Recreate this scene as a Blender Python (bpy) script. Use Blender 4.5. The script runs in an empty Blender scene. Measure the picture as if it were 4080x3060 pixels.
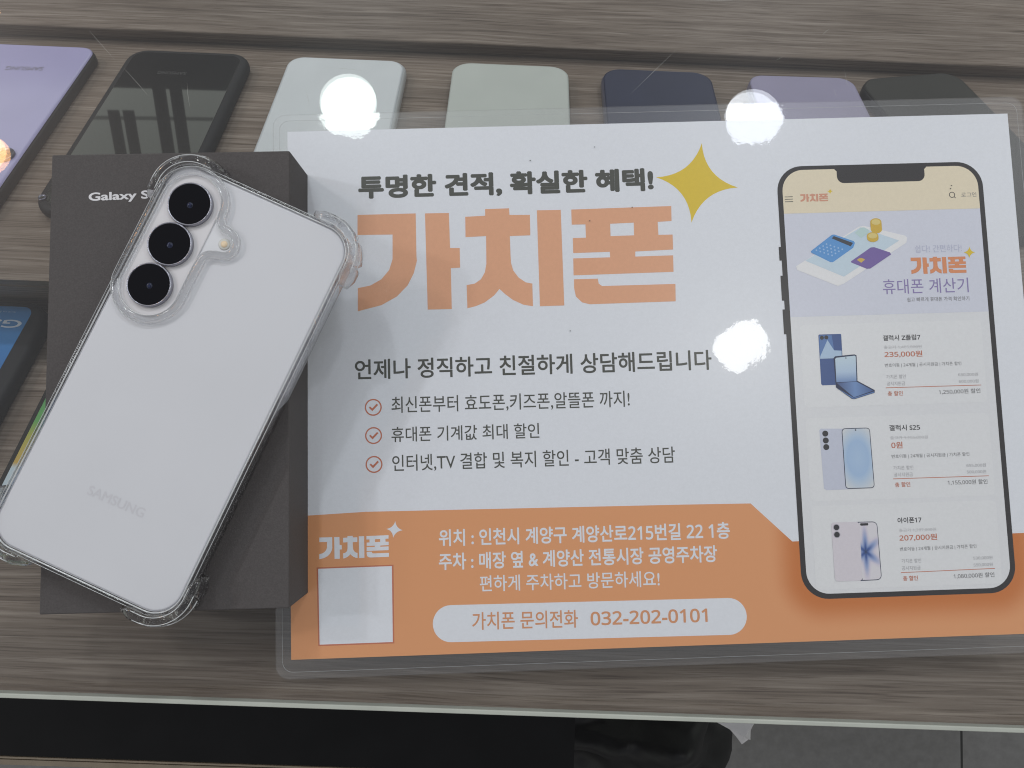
import bpy, bmesh, math, random
from mathutils import Vector, Matrix, noise
random.seed(7)
SC = bpy.context.scene
COL = SC.collection
R = math.radians

# ------------------------------------------------------------ camera, room light, exposure
cam = bpy.data.cameras.new('camera')
camo = bpy.data.objects.new('camera', cam); COL.objects.link(camo)
cam.lens = 24.412; cam.sensor_width = 36; cam.sensor_fit = 'HORIZONTAL'
cam.clip_start = 0.01; cam.clip_end = 60
rot = Matrix([(0.999939,0.000000,-0.011044),(-0.000837,0.997127,-0.075742),(0.011013,0.075746,0.997066)])
camo.matrix_world = Matrix.Translation((0, 0, 0.27651)) @ rot.to_4x4()
SC.camera = camo
SC.view_settings.view_transform = 'Standard'; SC.view_settings.look = 'None'
SC.view_settings.exposure = 0.5; SC.view_settings.gamma = 1.0; SC.view_settings.use_curve_mapping = False
SC.cycles.use_denoising = True; SC.cycles.denoising_input_passes = 'RGB_ALBEDO_NORMAL'; SC.cycles.denoising_prefilter = 'ACCURATE'
SC.cycles.max_bounces = 14; SC.cycles.transparent_max_bounces = 24; SC.cycles.transmission_bounces = 10
SC.cycles.sample_clamp_indirect = 2.0; SC.cycles.sample_clamp_direct = 6.0; SC.cycles.caustics_reflective = False; SC.cycles.use_adaptive_sampling = False; SC.cycles.filter_width = 1.1

W = bpy.data.worlds.new('World'); SC.world = W; W.use_nodes = True
wn = W.node_tree.nodes; wl = W.node_tree.links
bg = wn['Background']
tc = wn.new('ShaderNodeTexCoord'); sp = wn.new('ShaderNodeSeparateXYZ'); wl.new(tc.outputs['Generated'], sp.inputs[0])
rp = wn.new('ShaderNodeValToRGB'); wl.new(sp.outputs['Z'], rp.inputs[0])
e = rp.color_ramp.elements
e[0].position = 0.0; e[0].color = (.05, .05, .05, 1)
e[1].position = 1.0; e[1].color = (.13, .135, .145, 1)
for pos, c in ((.12, (.16, .155, .145, 1)), (.5, (.34, .335, .32, 1)), (.72, (.24, .24, .25, 1))):
    q = e.new(pos); q.color = c
# the shop front across the room: a bright band at eye level with dark door posts
def mnode(op, a=None, b=None):
    n = wn.new('ShaderNodeMath'); n.operation = op
    for k, v in enumerate((a, b)):
        if v is None: continue
        if isinstance(v, (int, float)): n.inputs[k].default_value = v
        else: wl.new(v, n.inputs[k])
    return n.outputs[0]
s3 = wn.new('ShaderNodeSeparateXYZ'); wl.new(tc.outputs['Generated'], s3.inputs[0])
az = mnode('MULTIPLY', mnode('ARCTAN2', s3.outputs['X'], s3.outputs['Y']), 57.2958)
el = mnode('MULTIPLY', mnode('ARCSINE', s3.outputs['Z']), 57.2958)
win = mnode('MULTIPLY', mnode('LESS_THAN', mnode('ABSOLUTE', az), 42), mnode('MULTIPLY', mnode('GREATER_THAN', el, 1.5), mnode('LESS_THAN', el, 14)))
for c_, w_ in ((-23.3, .42), (-22.25, .4), (-12, .7), (3, .8), (17, .7), (-36, .5)):
    win = mnode('MULTIPLY', win, mnode('GREATER_THAN', mnode('ABSOLUTE', mnode('ADD', az, -c_)), w_))
for c_ in (-26.3, -25.4):
    low = mnode('MULTIPLY', mnode('LESS_THAN', mnode('ABSOLUTE', mnode('ADD', az, -c_)), .36), mnode('GREATER_THAN', el, 2.9))
    win = mnode('MULTIPLY', win, mnode('SUBTRACT', 1.0, low))
rail = mnode('LESS_THAN', mnode('ABSOLUTE', mnode('ADD', el, -3.4)), .12)
win = mnode('MULTIPLY', win, mnode('SUBTRACT', 1.0, mnode('MULTIPLY', rail, .75)))
added_glow_r = mnode('MULTIPLY', mnode('LESS_THAN', mnode('ABSOLUTE', mnode('ADD', az, -85)), 26), mnode('MULTIPLY', mnode('GREATER_THAN', el, 6), mnode('LESS_THAN', el, 38)))  # bright patch added on the right for highlights on the clear case
added_glow_l = mnode('MULTIPLY', mnode('LESS_THAN', mnode('ABSOLUTE', mnode('ADD', az, 100)), 20), mnode('MULTIPLY', mnode('GREATER_THAN', el, 8), mnode('LESS_THAN', el, 30)))  # another bright patch added on the left for the same highlights
win = mnode('MAXIMUM', win, mnode('MAXIMUM', added_glow_r, added_glow_l))
bgw = wn.new('ShaderNodeBackground'); bgw.inputs['Color'].default_value = (.62, .66, .6, 1)
mxw = wn.new('ShaderNodeMixShader'); wl.new(win, mxw.inputs[0]); wl.new(bg.outputs[0], mxw.inputs[1]); wl.new(bgw.outputs[0], mxw.inputs[2])
wl.new(mxw.outputs[0], wn['World Output'].inputs[0])
wl.new(rp.outputs[0], bg.inputs['Color']); bg.inputs['Strength'].default_value = 1.0

def lamp(name, xy, power, color, radius=.0745, h=1.5):
    l = bpy.data.lights.new(name, 'AREA'); l.shape = 'DISK'; l.size = radius * 2
    l.energy = power; l.color = color
    o = bpy.data.objects.new(name, l); o.location = (xy[0], xy[1], h); COL.objects.link(o)
    return o
COOL = (.93, .97, 1.0)  # lamps of this colour lie out of view, added for fill and softer shadows
lamp('downlight_and_fill', (-0.4137, 0.8847), .95, (.90, 1.0, .95))
lamp('downlight_and_fill', (0.6628, 0.8477), .95, (.88, .93, 1.0))
lamp('downlight_and_fill', (0.6074, 0.2280), 1.7, (1.0, 1.0, .97))
lamp('downlight_and_fill', (-1.8089, 0.4567), 5.8, COOL)
lamp('downlight_and_fill', (-1.3500, 0.7378), 1.0, (1.0, .5, .2), .05)
lamp('downlight_and_fill', (-0.4139, 1.5583), 6.0, COOL)
lamp('downlight_and_fill', (0.6958, 1.5412), 5.6, COOL)
lamp('downlight_and_fill', (1.7195, 0.8536), 2.6, COOL)
lamp('downlight_and_fill', (-1.3988, 1.1316), .8, (1.0, .5, .2), .05)
lamp('downlight_and_fill', (-1.5536, 1.0795), 5.6, COOL)
lamp('downlight_and_fill', (-2.5561, 0.6496), 4.4, COOL)

# ------------------------------------------------------------ helpers
def tag(o, label=None, cat=None, group=None, kind=None):
    if label: o['label'] = label
    if cat: o['category'] = cat
    if group: o['group'] = group
    if kind: o['kind'] = kind
    return o
def empty(name, M, label=None, cat=None, group=None):
    o = bpy.data.objects.new(name, None); COL.objects.link(o); o.matrix_world = M
    o.empty_display_size = .02
    return tag(o, label, cat, group)
def link(name, me, mats, parent=None, smooth=False):
    o = bpy.data.objects.new(name, me); COL.objects.link(o)
    for m in (mats if isinstance(mats, (list, tuple)) else [mats]): me.materials.append(m)
    if parent: o.parent = parent
    if smooth:
        for p in me.polygons: p.use_smooth = True
    return o
def from_pydata(name, V, F, mats, parent=None, smooth=False, mi=None):
    me = bpy.data.meshes.new(name); me.from_pydata(V, [], F); me.update()
    bm = bmesh.new(); bm.from_mesh(me); bmesh.ops.recalc_face_normals(bm, faces=bm.faces); bm.to_mesh(me); bm.free()
    if mi:
        for p, i in zip(me.polygons, mi): p.material_index = i
    return link(name, me, mats, parent, smooth)
def curve_mesh(loops, z):
    cu = bpy.data.curves.new('c', 'CURVE'); cu.dimensions = '2D'; cu.fill_mode = 'BOTH'
    for L in loops:
        s = cu.splines.new('POLY'); s.points.add(len(L) - 1); s.use_cyclic_u = True
        for p, q in zip(s.points, L): p.co = (q[0], q[1], 0, 1)
    o = bpy.data.objects.new('c', cu); COL.objects.link(o)
    me = bpy.data.meshes.new_from_object(o.evaluated_get(bpy.context.evaluated_depsgraph_get()))
    bpy.data.objects.remove(o); bpy.data.curves.remove(cu)
    for v in me.vertices: v.co.z = z
    return me
def flat(name, loops, z, m, parent):
    if not isinstance(loops[0][0], (list, tuple)): loops = [loops]
    me = curve_mesh(loops, z); me.name = name
    bm = bmesh.new(); bm.from_mesh(me)
    for f in bm.faces:
        if f.normal.z < 0: f.normal_flip()
    bm.to_mesh(me); bm.free()
    return link(name, me, m, parent)
_tc = {}
DIG = {ord('0') + k: 0x1D7E2 + k for k in range(10)}
def glyphs(body, bold):
    """flat letter shapes; heavier weights by laying shifted copies a hair above each other"""
    if body not in _tc:
        cu = bpy.data.curves.new('t', 'FONT'); cu.body = body.translate(DIG); cu.resolution_u = 5
        o = bpy.data.objects.new('t', cu); COL.objects.link(o)
        me = bpy.data.meshes.new_from_object(o.evaluated_get(bpy.context.evaluated_depsgraph_get()))
        bpy.data.objects.remove(o); bpy.data.curves.remove(cu)
        _tc[body] = ([v.co.copy() for v in me.vertices], [list(p.vertices) for p in me.polygons])
        bpy.data.meshes.remove(me)
    V0, F0 = _tc[body]
    if bold <= 0: return V0, F0
    V, F = [], []
    K = [(0, 0)] + [(math.cos(R(22.5 + 45 * k)), math.sin(R(22.5 + 45 * k))) for k in range(8)]
    for i, (dx, dy) in enumerate(K):
        o_ = len(V); V += [Vector((v.x + dx * bold, v.y + dy * bold, i * 1.5e-6)) for v in V0]
        F += [[q + o_ for q in f] for f in F0]
    return V, F
def text(name, body, pl, pr, h, m, parent, z, bold=0.0, rise=0.0):
    """pl / pr: middle of the left and right end of the line, h its height"""
    V, F = glyphs(body, bold)
    x0 = min(v.x for v in V); x1 = max(v.x for v in V); y0 = min(v.y for v in V); y1 = max(v.y for v in V)
    pl = Vector(pl); pr = Vector(pr); d = pr - pl; n = Vector((-d.y, d.x)).normalized()
    out = []
    for v in V:
        q = pl + d * ((v.x - x0) / (x1 - x0)) + n * (((v.y - y0) / (y1 - y0) - .5) * h)
        out.append((q.x, q.y, z + (v.z if bold > 0 else 0)))
    me = bpy.data.meshes.new(name); me.from_pydata(out, [], F); me.update()
    return link(name, me, m, parent)
def rrect(x0, y0, x1, y1, r, n=8):
    pts = []
    for cx, cy, a0 in ((x1 - r, y1 - r, 0), (x0 + r, y1 - r, 90), (x0 + r, y0 + r, 180), (x1 - r, y0 + r, 270)):
        for i in range(n + 1):
            a = R(a0 + 90 * i / n); pts.append((cx + r * math.cos(a), cy + r * math.sin(a)))
    return pts
def slab(name, w, l, r, z0, z1, edge, mats, parent, n=10, cx=0, cy=0):
    """rounded block: rings of a rounded rectangle with softened upper and lower edge"""
    rings = []
    for k in range(5):
        a = R(90 * k / 4); rings.append((edge * (1 - math.sin(a)), z0 + edge * (1 - math.cos(a))))
    for k in range(5):
        a = R(90 * k / 4); rings.append((edge * (1 - math.cos(a)), z1 - edge * (1 - math.sin(a))))
    V, F = [], []
    for ins, z in rings:
        for p in rrect(cx - w / 2 + ins, cy - l / 2 + ins, cx + w / 2 - ins, cy + l / 2 - ins, max(r - ins, 1e-4), n): V.append((p[0], p[1], z))
    m = 4 * (n + 1)
    for k in range(len(rings) - 1):
        for i in range(m): F.append((k * m + i, k * m + (i + 1) % m, (k + 1) * m + (i + 1) % m, (k + 1) * m + i))
    F.append(tuple(range(m - 1, -1, -1))); F.append(tuple((len(rings) - 1) * m + i for i in range(m)))
    o = from_pydata(name, V, F, mats, parent, True)
    for p in o.data.polygons:
        if len(p.vertices) > 4: p.use_smooth = False
    return o
def box(name, x0, x1, y0, y1, z0, z1, m, parent=None, bevel=0.0):
    V = [(x, y, z) for z in (z0, z1) for y in (y0, y1) for x in (x0, x1)]
    F = [(0, 2, 3, 1), (4, 5, 7, 6), (0, 1, 5, 4), (2, 6, 7, 3), (0, 4, 6, 2), (1, 3, 7, 5)]
    me = bpy.data.meshes.new(name); me.from_pydata(V, [], F); me.update()
    if bevel:
        bm = bmesh.new(); bm.from_mesh(me)
        bmesh.ops.bevel(bm, geom=list(bm.edges), offset=bevel, segments=3, affect='EDGES', profile=.5)
        bm.to_mesh(me); bm.free()
    return link(name, me, m, parent)
def disc(name, cx, cy, prof, m, parent, n=48):
    """lathe: prof = [(radius, z)...] from the foot to the top centre"""
    V, F = [], []
    for r, z in prof:
        for i in range(n):
            a = 2 * math.pi * i / n; V.append((cx + r * math.cos(a), cy + r * math.sin(a), z))
    for k in range(len(prof) - 1):
        for i in range(n): F.append((k * n + i, k * n + (i + 1) % n, (k + 1) * n + (i + 1) % n, (k + 1) * n + i))
    F.append(tuple((len(prof) - 1) * n + i for i in range(n)))
    F.append(tuple(n - 1 - i for i in range(n)))
    return from_pydata(name, V, F, m, parent, True)
def sweep(name, path, prof, m, parent, closed=True, scale=None):
    """prof: loop of (outward offset, z); path counter-clockwise in the plane"""
    N = len(path); V, F = [], []; k = len(prof)
    for i, p in enumerate(path):
        a = path[(i - 1) % N] if closed or i > 0 else p
        b = path[(i + 1) % N] if closed or i < N - 1 else p
        t = Vector((b[0] - a[0], b[1] - a[1])).normalized(); nrm = Vector((t.y, -t.x))
        s = scale[i] if scale else 1.0
        zc = sum(q[1] for q in prof) / k
        for o_, z in prof: V.append((p[0] + nrm.x * o_ * s, p[1] + nrm.y * o_ * s, zc + (z - zc) * (.55 + .45 * s)))
    for i in range(N if closed else N - 1):
        j = (i + 1) % N
        for q in range(k): F.append((i * k + q, i * k + (q + 1) % k, j * k + (q + 1) % k, j * k + q))
    if not closed:
        F.append(tuple(range(k))); F.append(tuple((N - 1) * k + q for q in range(k - 1, -1, -1)))
    return from_pydata(name, V, F, m, parent, True)
def catmull(P, n=6):
    out = []; N = len(P)
    for i in range(N):
        a, b, c, d = (Vector(P[(i + k - 1) % N]) for k in range(4))
        for s in range(n):
            t = s / n
            out.append(tuple(.5 * ((2 * b) + (c - a) * t + (2 * a - 5 * b + 4 * c - d) * t * t + (3 * b - a - 3 * c + d) * t ** 3)))
    return out

# ------------------------------------------------------------ materials
def nodes(name):
    m = bpy.data.materials.new(name); m.use_nodes = True
    return m, m.node_tree.nodes, m.node_tree.links
def mat(name, col, rough=.5, spec=.5, metal=0.0, var=0.0, vscale=200, bump=0.0, bscale=2000, coat=0.0, coat_rough=.05):
    m, N, L = nodes(name); b = N['Principled BSDF']
    b.inputs['Base Color'].default_value = (*col, 1); b.inputs['Roughness'].default_value = rough
    b.inputs['Specular IOR Level'].default_value = spec; b.inputs['Metallic'].default_value = metal
    b.inputs['Coat Weight'].default_value = coat; b.inputs['Coat Roughness'].default_value = coat_rough
    t = N.new('ShaderNodeTexCoord')
    if var:
        n = N.new('ShaderNodeTexNoise'); n.inputs['Scale'].default_value = vscale; n.inputs['Detail'].default_value = 4
        L.new(t.outputs['Object'], n.inputs['Vector'])
        r = N.new('ShaderNodeValToRGB'); L.new(n.outputs['Fac'], r.inputs[0])
        r.color_ramp.elements[0].position = .3; r.color_ramp.elements[1].position = .7
        r.color_ramp.elements[0].color = (*[c * (1 - var) for c in col], 1); r.color_ramp.elements[1].color = (*[min(1, c * (1 + var)) for c in col], 1)
        L.new(r.outputs[0], b.inputs['Base Color'])
    if bump:
        n = N.new('ShaderNodeTexNoise'); n.inputs['Scale'].default_value = bscale; n.inputs['Detail'].default_value = 3
        L.new(t.outputs['Object'], n.inputs['Vector'])
        bp = N.new('ShaderNodeBump'); bp.inputs['Strength'].default_value = bump; bp.inputs['Distance'].default_value = .0003
        L.new(n.outputs['Fac'], bp.inputs['Height']); L.new(bp.outputs[0], b.inputs['Normal'])
    return m
def schlick(N, L, f0, normal=None):
    lw = N.new('ShaderNodeLayerWeight'); lw.inputs['Blend'].default_value = .5
    if normal: L.new(normal, lw.inputs['Normal'])
    p = N.new('ShaderNodeMath'); p.operation = 'POWER'; p.inputs[1].default_value = 5; L.new(lw.outputs['Facing'], p.inputs[0])
    a = N.new('ShaderNodeMath'); a.operation = 'MULTIPLY_ADD'; a.inputs[1].default_value = 1 - f0; a.inputs[2].default_value = f0
    L.new(p.outputs[0], a.inputs[0]); return a.outputs[0]
def clear(name, tint, f0, rough, haze=0.0, bump=None, sheen=0.0):
    m, N, L = nodes(name); N.remove(N['Principled BSDF']); out = N['Material Output']
    tr = N.new('ShaderNodeBsdfTransparent'); tr.inputs[0].default_value = (*tint, 1)
    gl = N.new('ShaderNodeBsdfGlossy'); gl.inputs['Roughness'].default_value = rough; gl.inputs['Color'].default_value = (1, 1, 1, 1)
    nrm = None
    if bump: nrm = bump(N, L); L.new(nrm, gl.inputs['Normal'])
    base = tr.outputs[0]
    if haze:
        df = N.new('ShaderNodeBsdfDiffuse'); df.inputs[0].default_value = (.8, .82, .85, 1)
        mh = N.new('ShaderNodeMixShader'); mh.inputs[0].default_value = haze
        L.new(tr.outputs[0], mh.inputs[1]); L.new(df.outputs[0], mh.inputs[2]); base = mh.outputs[0]
    if sheen:                                   # dust and fine scratches spread the lamps' reflection
        g2 = N.new('ShaderNodeBsdfGlossy'); g2.inputs['Roughness'].default_value = .3; g2.inputs['Color'].default_value = (1, 1, 1, 1)
        ms = N.new('ShaderNodeMixShader'); ms.inputs[0].default_value = sheen
        L.new(base, ms.inputs[1]); L.new(g2.outputs[0], ms.inputs[2]); base = ms.outputs[0]
    mx = N.new('ShaderNodeMixShader'); L.new(schlick(N, L, f0), mx.inputs[0])
    L.new(base, mx.inputs[1]); L.new(gl.outputs[0], mx.inputs[2]); L.new(mx.outputs[0], out.inputs[0])
    return m
def film_bump(N, L):
    t = N.new('ShaderNodeTexCoord')
    a = N.new('ShaderNodeTexNoise'); a.inputs['Scale'].default_value = 20; a.inputs['Detail'].default_value = 1
    b = N.new('ShaderNodeTexNoise'); b.inputs['Scale'].default_value = 170; b.inputs['Detail'].default_value = 3
    for n in (a, b): L.new(t.outputs['Object'], n.inputs['Vector'])
    b1 = N.new('ShaderNodeBump'); b1.inputs['Strength'].default_value = 1; b1.inputs['Distance'].default_value = .0005; L.new(a.outputs['Fac'], b1.inputs['Height'])
    b2 = N.new('ShaderNodeBump'); b2.inputs['Strength'].default_value = 1; b2.inputs['Distance'].default_value = .000017; L.new(b.outputs['Fac'], b2.inputs['Height'])
    L.new(b1.outputs[0], b2.inputs['Normal']); 
    return b2.outputs[0]
def wood():
    m, N, L = nodes('grey_wood_grain'); b = N['Principled BSDF']
    t = N.new('ShaderNodeTexCoord')
    # the grain wanders a little from side to side
    m0 = N.new('ShaderNodeMapping'); m0.inputs['Scale'].default_value = (5, 16, 16); L.new(t.outputs['Object'], m0.inputs['Vector'])
    n0 = N.new('ShaderNodeTexNoise'); n0.inputs['Scale'].default_value = 1; n0.inputs['Detail'].default_value = 2; L.new(m0.outputs[0], n0.inputs['Vector'])
    v0 = N.new('ShaderNodeVectorMath'); v0.operation = 'MULTIPLY_ADD'; v0.inputs[1].default_value = (0, .007, 0); L.new(n0.outputs['Color'], v0.inputs[0]); L.new(t.outputs['Object'], v0.inputs[2])
    warp = v0.outputs[0]
    def nz(sx, sy, scale, detail, dist=0.0):
        mp = N.new('ShaderNodeMapping'); mp.inputs['Scale'].default_value = (sx, sy, sy); L.new(warp, mp.inputs['Vector'])
        n = N.new('ShaderNodeTexNoise'); n.inputs['Scale'].default_value = scale; n.inputs['Detail'].default_value = detail
        n.inputs['Distortion'].default_value = dist; L.new(mp.outputs[0], n.inputs['Vector']); return n.outputs['Fac']
    def ramp(f, stops):
        r = N.new('ShaderNodeValToRGB'); L.new(f, r.inputs[0]); el = r.color_ramp.elements
        el[0].position, el[0].color = stops[0][0], (*stops[0][1], 1); el[1].position, el[1].color = stops[-1][0], (*stops[-1][1], 1)
        for p, c in stops[1:-1]: q = el.new(p); q.color = (*c, 1)
        return r.outputs[0]
    def mul(a, c, f=1.0):
        x = N.new('ShaderNodeMix'); x.data_type = 'RGBA'; x.blend_type = 'MULTIPLY'; x.inputs[0].default_value = f
        L.new(a, x.inputs[6]); L.new(c, x.inputs[7]); return x.outputs[2]
    base = ramp(nz(15, 560, 1, 9, .15), [(.3, (.128, .099, .079)), (.45, (.174, .139, .113)), (.57, (.212, .175, .147)), (.72, (.285, .244, .211))])
    tone = ramp(nz(2.2, 24, 1, 3, .8), [(.3, (.8, .78, .76)), (.68, (1.12, 1.1, 1.08))])
    pores = ramp(nz(34, 1600, 1, 5, .3), [(.36, (.55, .5, .47)), (.48, (1, 1, 1))])
    cracks = ramp(nz(11, 620, 1, 6, .5), [(.30, (.45, .4, .36)), (.36, (1, 1, 1))])
    c = mul(mul(mul(base, tone), pores, .75), cracks, .8)
    L.new(c, b.inputs['Base Color']); b.inputs['Roughness'].default_value = .6; b.inputs['Specular IOR Level'].default_value = .25
    bp = N.new('ShaderNodeBump'); bp.inputs['Strength'].default_value = .12; bp.inputs['Distance'].default_value = .0003
    L.new(nz(14, 700, 1, 4), bp.inputs['Height']); L.new(bp.outputs[0], b.inputs['Normal'])
    return m
def printed(name, col): return mat(name, col, .85, .15, var=.02, vscale=900)
M = {}
M['wood'] = wood()
M['glass'] = clear('glass_pane', (.985, .99, .988), .04, 0.0, 0, None, .006)
M['film'] = clear('laminate_film', (.985, .985, .987), .045, .02, .022, film_bump, .022)
M['plate'] = clear('clear_case_plate', (.985, .985, .99), .035, .06)
M['scratch'] = mat('scratch', (.42, .42, .40), .4)
M['trim'] = mat('pale_trim', (.44, .46, .42), .35, .5, var=.05, vscale=60)
M['seal'] = mat('dark_seal', (.05, .045, .035), .6)
def screen_ramp(name, stops, axis='Y', rough=.2):
    m, N, L = nodes(name); b = N['Principled BSDF']; t = N.new('ShaderNodeTexCoord'); s = N.new('ShaderNodeSeparateXYZ')
    L.new(t.outputs['Object'], s.inputs[0]); mr = N.new('ShaderNodeMapRange')
    mr.inputs['From Min'].default_value = stops[0]; mr.inputs['From Max'].default_value = stops[1]
    L.new(s.outputs[axis], mr.inputs['Value']); r = N.new('ShaderNodeValToRGB'); L.new(mr.outputs[0], r.inputs[0])
    el = r.color_ramp.elements; S = stops[2]
    el[0].position, el[0].color = S[0][0], (*S[0][1], 1); el[1].position, el[1].color = S[-1][0], (*S[-1][1], 1)
    for p, c in S[1:-1]: q = el.new(p); q.color = (*c, 1)
    L.new(r.outputs[0], b.inputs['Base Color']); b.inputs['Roughness'].default_value = rough
    return m
def radial(name, cx, cy, rad, stops, sy=1.0, petals=0):
    m, N, L = nodes(name); b = N['Principled BSDF']; t = N.new('ShaderNodeTexCoord')
    mp = N.new('ShaderNodeMapping'); mp.inputs['Location'].default_value = (-cx / rad, -cy * sy / rad, 0); mp.inputs['Scale'].default_value = (1 / rad, sy / rad, 0)
    L.new(t.outputs['Object'], mp.inputs['Vector']); ln = N.new('ShaderNodeVectorMath'); ln.operation = 'LENGTH'; L.new(mp.outputs[0], ln.inputs[0])
    val = ln.outputs['Value']
    if petals:
        s = N.new('ShaderNodeSeparateXYZ'); L.new(mp.outputs[0], s.inputs[0])
        a = N.new('ShaderNodeMath'); a.operation = 'ARCTAN2'; L.new(s.outputs['Y'], a.inputs[0]); L.new(s.outputs['X'], a.inputs[1])
        k = N.new('ShaderNodeMath'); k.operation = 'MULTIPLY'; k.inputs[1].default_value = petals; L.new(a.outputs[0], k.inputs[0])
        c = N.new('ShaderNodeMath'); c.operation = 'COSINE'; L.new(k.outputs[0], c.inputs[0])
        d = N.new('ShaderNodeMath'); d.operation = 'MULTIPLY_ADD'; d.inputs[1].default_value = .35; d.inputs[2].default_value = 1.0; L.new(c.outputs[0], d.inputs[0])
        g = N.new('ShaderNodeMath'); g.operation = 'MULTIPLY'; L.new(val, g.inputs[0]); L.new(d.outputs[0], g.inputs[1]); val = g.outputs[0]
    r = N.new('ShaderNodeValToRGB'); L.new(val, r.inputs[0]); el = r.color_ramp.elements
    el[0].position, el[0].color = stops[0][0], (*stops[0][1], 1); el[1].position, el[1].color = stops[-1][0], (*stops[-1][1], 1)
    for p, cc in stops[1:-1]: q = el.new(p); q.color = (*cc, 1)
    L.new(r.outputs[0], b.inputs['Base Color']); b.inputs['Roughness'].default_value = .85; b.inputs['Specular IOR Level'].default_value = .15
    return m

# ------------------------------------------------------------ floor behind the counter (deep below)
PHI = R(-2.2)
CM = Matrix.Rotation(PHI, 4, 'Z')            # counter frame: x along the counter, y away from the viewer
GX = (0.80424, -0.49044)[0]
def floor_mat():
    m, N, L = nodes('grey_floor_tile'); b = N['Principled BSDF']; t = N.new('ShaderNodeTexCoord'); s = N.new('ShaderNodeSeparateXYZ'); L.new(t.outputs['Object'], s.inputs[0])
    def line(ax, off):
        a = N.new('ShaderNodeMath'); a.operation = 'ADD'; a.inputs[1].default_value = off; L.new(s.outputs[ax], a.inputs[0])
        w = N.new('ShaderNodeMath'); w.operation = 'PINGPONG'; w.inputs[1].default_value = .3; L.new(a.outputs[0], w.inputs[0])
        c = N.new('ShaderNodeMath'); c.operation = 'LESS_THAN'; c.inputs[1].default_value = .002; L.new(w.outputs[0], c.inputs[0]); return c.outputs[0]
    mx = N.new('ShaderNodeMath'); mx.operation = 'MAXIMUM'; L.new(line('X', -GX + 6.0), mx.inputs[0]); L.new(line('Y', 6.0 + .75), mx.inputs[1])
    n = N.new('ShaderNodeTexNoise'); n.inputs['Scale'].default_value = 90; n.inputs['Detail'].default_value = 6; L.new(t.outputs['Object'], n.inputs['Vector'])
    r = N.new('ShaderNodeValToRGB'); L.new(n.outputs['Fac'], r.inputs[0]); r.color_ramp.elements[0].position = .3; r.color_ramp.elements[1].position = .75
    r.color_ramp.elements[0].color = (.15, .147, .147, 1); r.color_ramp.elements[1].color = (.19, .187, .187, 1)
    k = N.new('ShaderNodeMix'); k.data_type = 'RGBA'; L.new(mx.outputs[0], k.inputs[0]); L.new(r.outputs[0], k.inputs[6]); k.inputs[7].default_value = (.02, .02, .02, 1)
    L.new(k.outputs[2], b.inputs['Base Color']); b.inputs['Roughness'].default_value = .55
    return m
fl = box('floor', -3, 3, -3, 3, -.97, -.95, floor_mat()); fl.matrix_world = CM; tag(fl, kind='structure')

# ------------------------------------------------------------ the counter
counter = empty('display_counter', CM, 'display counter with flat glass top, sloped grey-brown wood shelves inside and pale front edge', 'counter')
SL = R(31); TS = math.tan(SL)
SF = -.1052                                   # viewer-side edge
box('glass_top', -.75, .75, SF, .60, -.008, 0, M['glass'], counter)
box('edge_trim', -.75, .75, SF - .0016, SF + .0002, -.0030, .0006, M['trim'], counter, .0004)
box('edge_seal', -.75, .75, -.1096, -.10845, -.024, -.0088, M['seal'], counter)
box('flat_shelf', -.75, .75, .2522, .60, -.19, -.155, M['wood'], counter, .0012)
def sloped(s_far, s_near, s0, z0, th=.012):
    zf = z0 + TS * (s0 - s_far); zn = z0 + TS * (s0 - s_near)
    V = []
    for x in (-.75, .75): V += [(x, s_far, zf), (x, s_near, zn), (x, s_near, zn - th), (x, s_far, zf - th)]
    F = [(0, 1, 5, 4), (3, 7, 6, 2), (0, 3, 2, 1), (4, 5, 6, 7), (1, 2, 6, 5), (0, 4, 7, 3)]
    return from_pydata('sloped_shelf', V, F, M['wood'], counter)
sloped(.2520, .0664, .2365, -.158)
sloped(.0662, -.1083, .0755, -.1188, .006)
box('shelf_riser', -.75, .75, .0664, .0764, -.135, -.0725, M['wood'], counter)
def ribbon(pts, w):
    V, F = [], []
    for i, p in enumerate(pts):
        a = Vector(pts[max(i - 1, 0)]); b = Vector(pts[min(i + 1, len(pts) - 1)]); t = (b - a).normalized(); n = Vector((-t.y, t.x)) * w * (.2 if i in (0, len(pts) - 1) else 1)
        V += [(p[0] + n.x, p[1] + n.y, .00006), (p[0] - n.x, p[1] - n.y, .00006)]
    for i in range(len(pts) - 1): F.append((2 * i, 2 * i + 1, 2 * i + 3, 2 * i + 2))
    return V, F
for L_ in ([(-0.17770, 0.16074), (-0.17289, 0.15557), (-0.16626, 0.14872)], [(-0.16197, 0.14494), (-0.15539, 0.13832), (-0.15166, 0.13415)], [(-0.13580, 0.13976), (-0.13506, 0.13486), (-0.13394, 0.12980)],
           [(-0.08051, 0.14909), (-0.07058, 0.14873), (-0.06234, 0.14810)], [(-0.08717, 0.13930), (-0.08577, 0.13502), (-0.08502, 0.13190)],
           [(0.06510, 0.16285), (0.05756, 0.15472), (0.04668, 0.14311)], [(0.13547, 0.15752), (0.13644, 0.15197), (0.13741, 0.15002)], [(0.13104, 0.14894), (0.13162, 0.14698), (0.13240, 0.14502)],
           [(0.07243, 0.18455), (0.08407, 0.18528), (0.09301, 0.18527)], [(0.12633, 0.17219), (0.12768, 0.17366), (0.12923, 0.17494)], [(0.10665, 0.16007), (0.10819, 0.16094), (0.10992, 0.16201)]):
    v, f_ = ribbon(L_, .00004); from_pydata('scratch_mark', v, f_, M['scratch'], counter)

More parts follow.
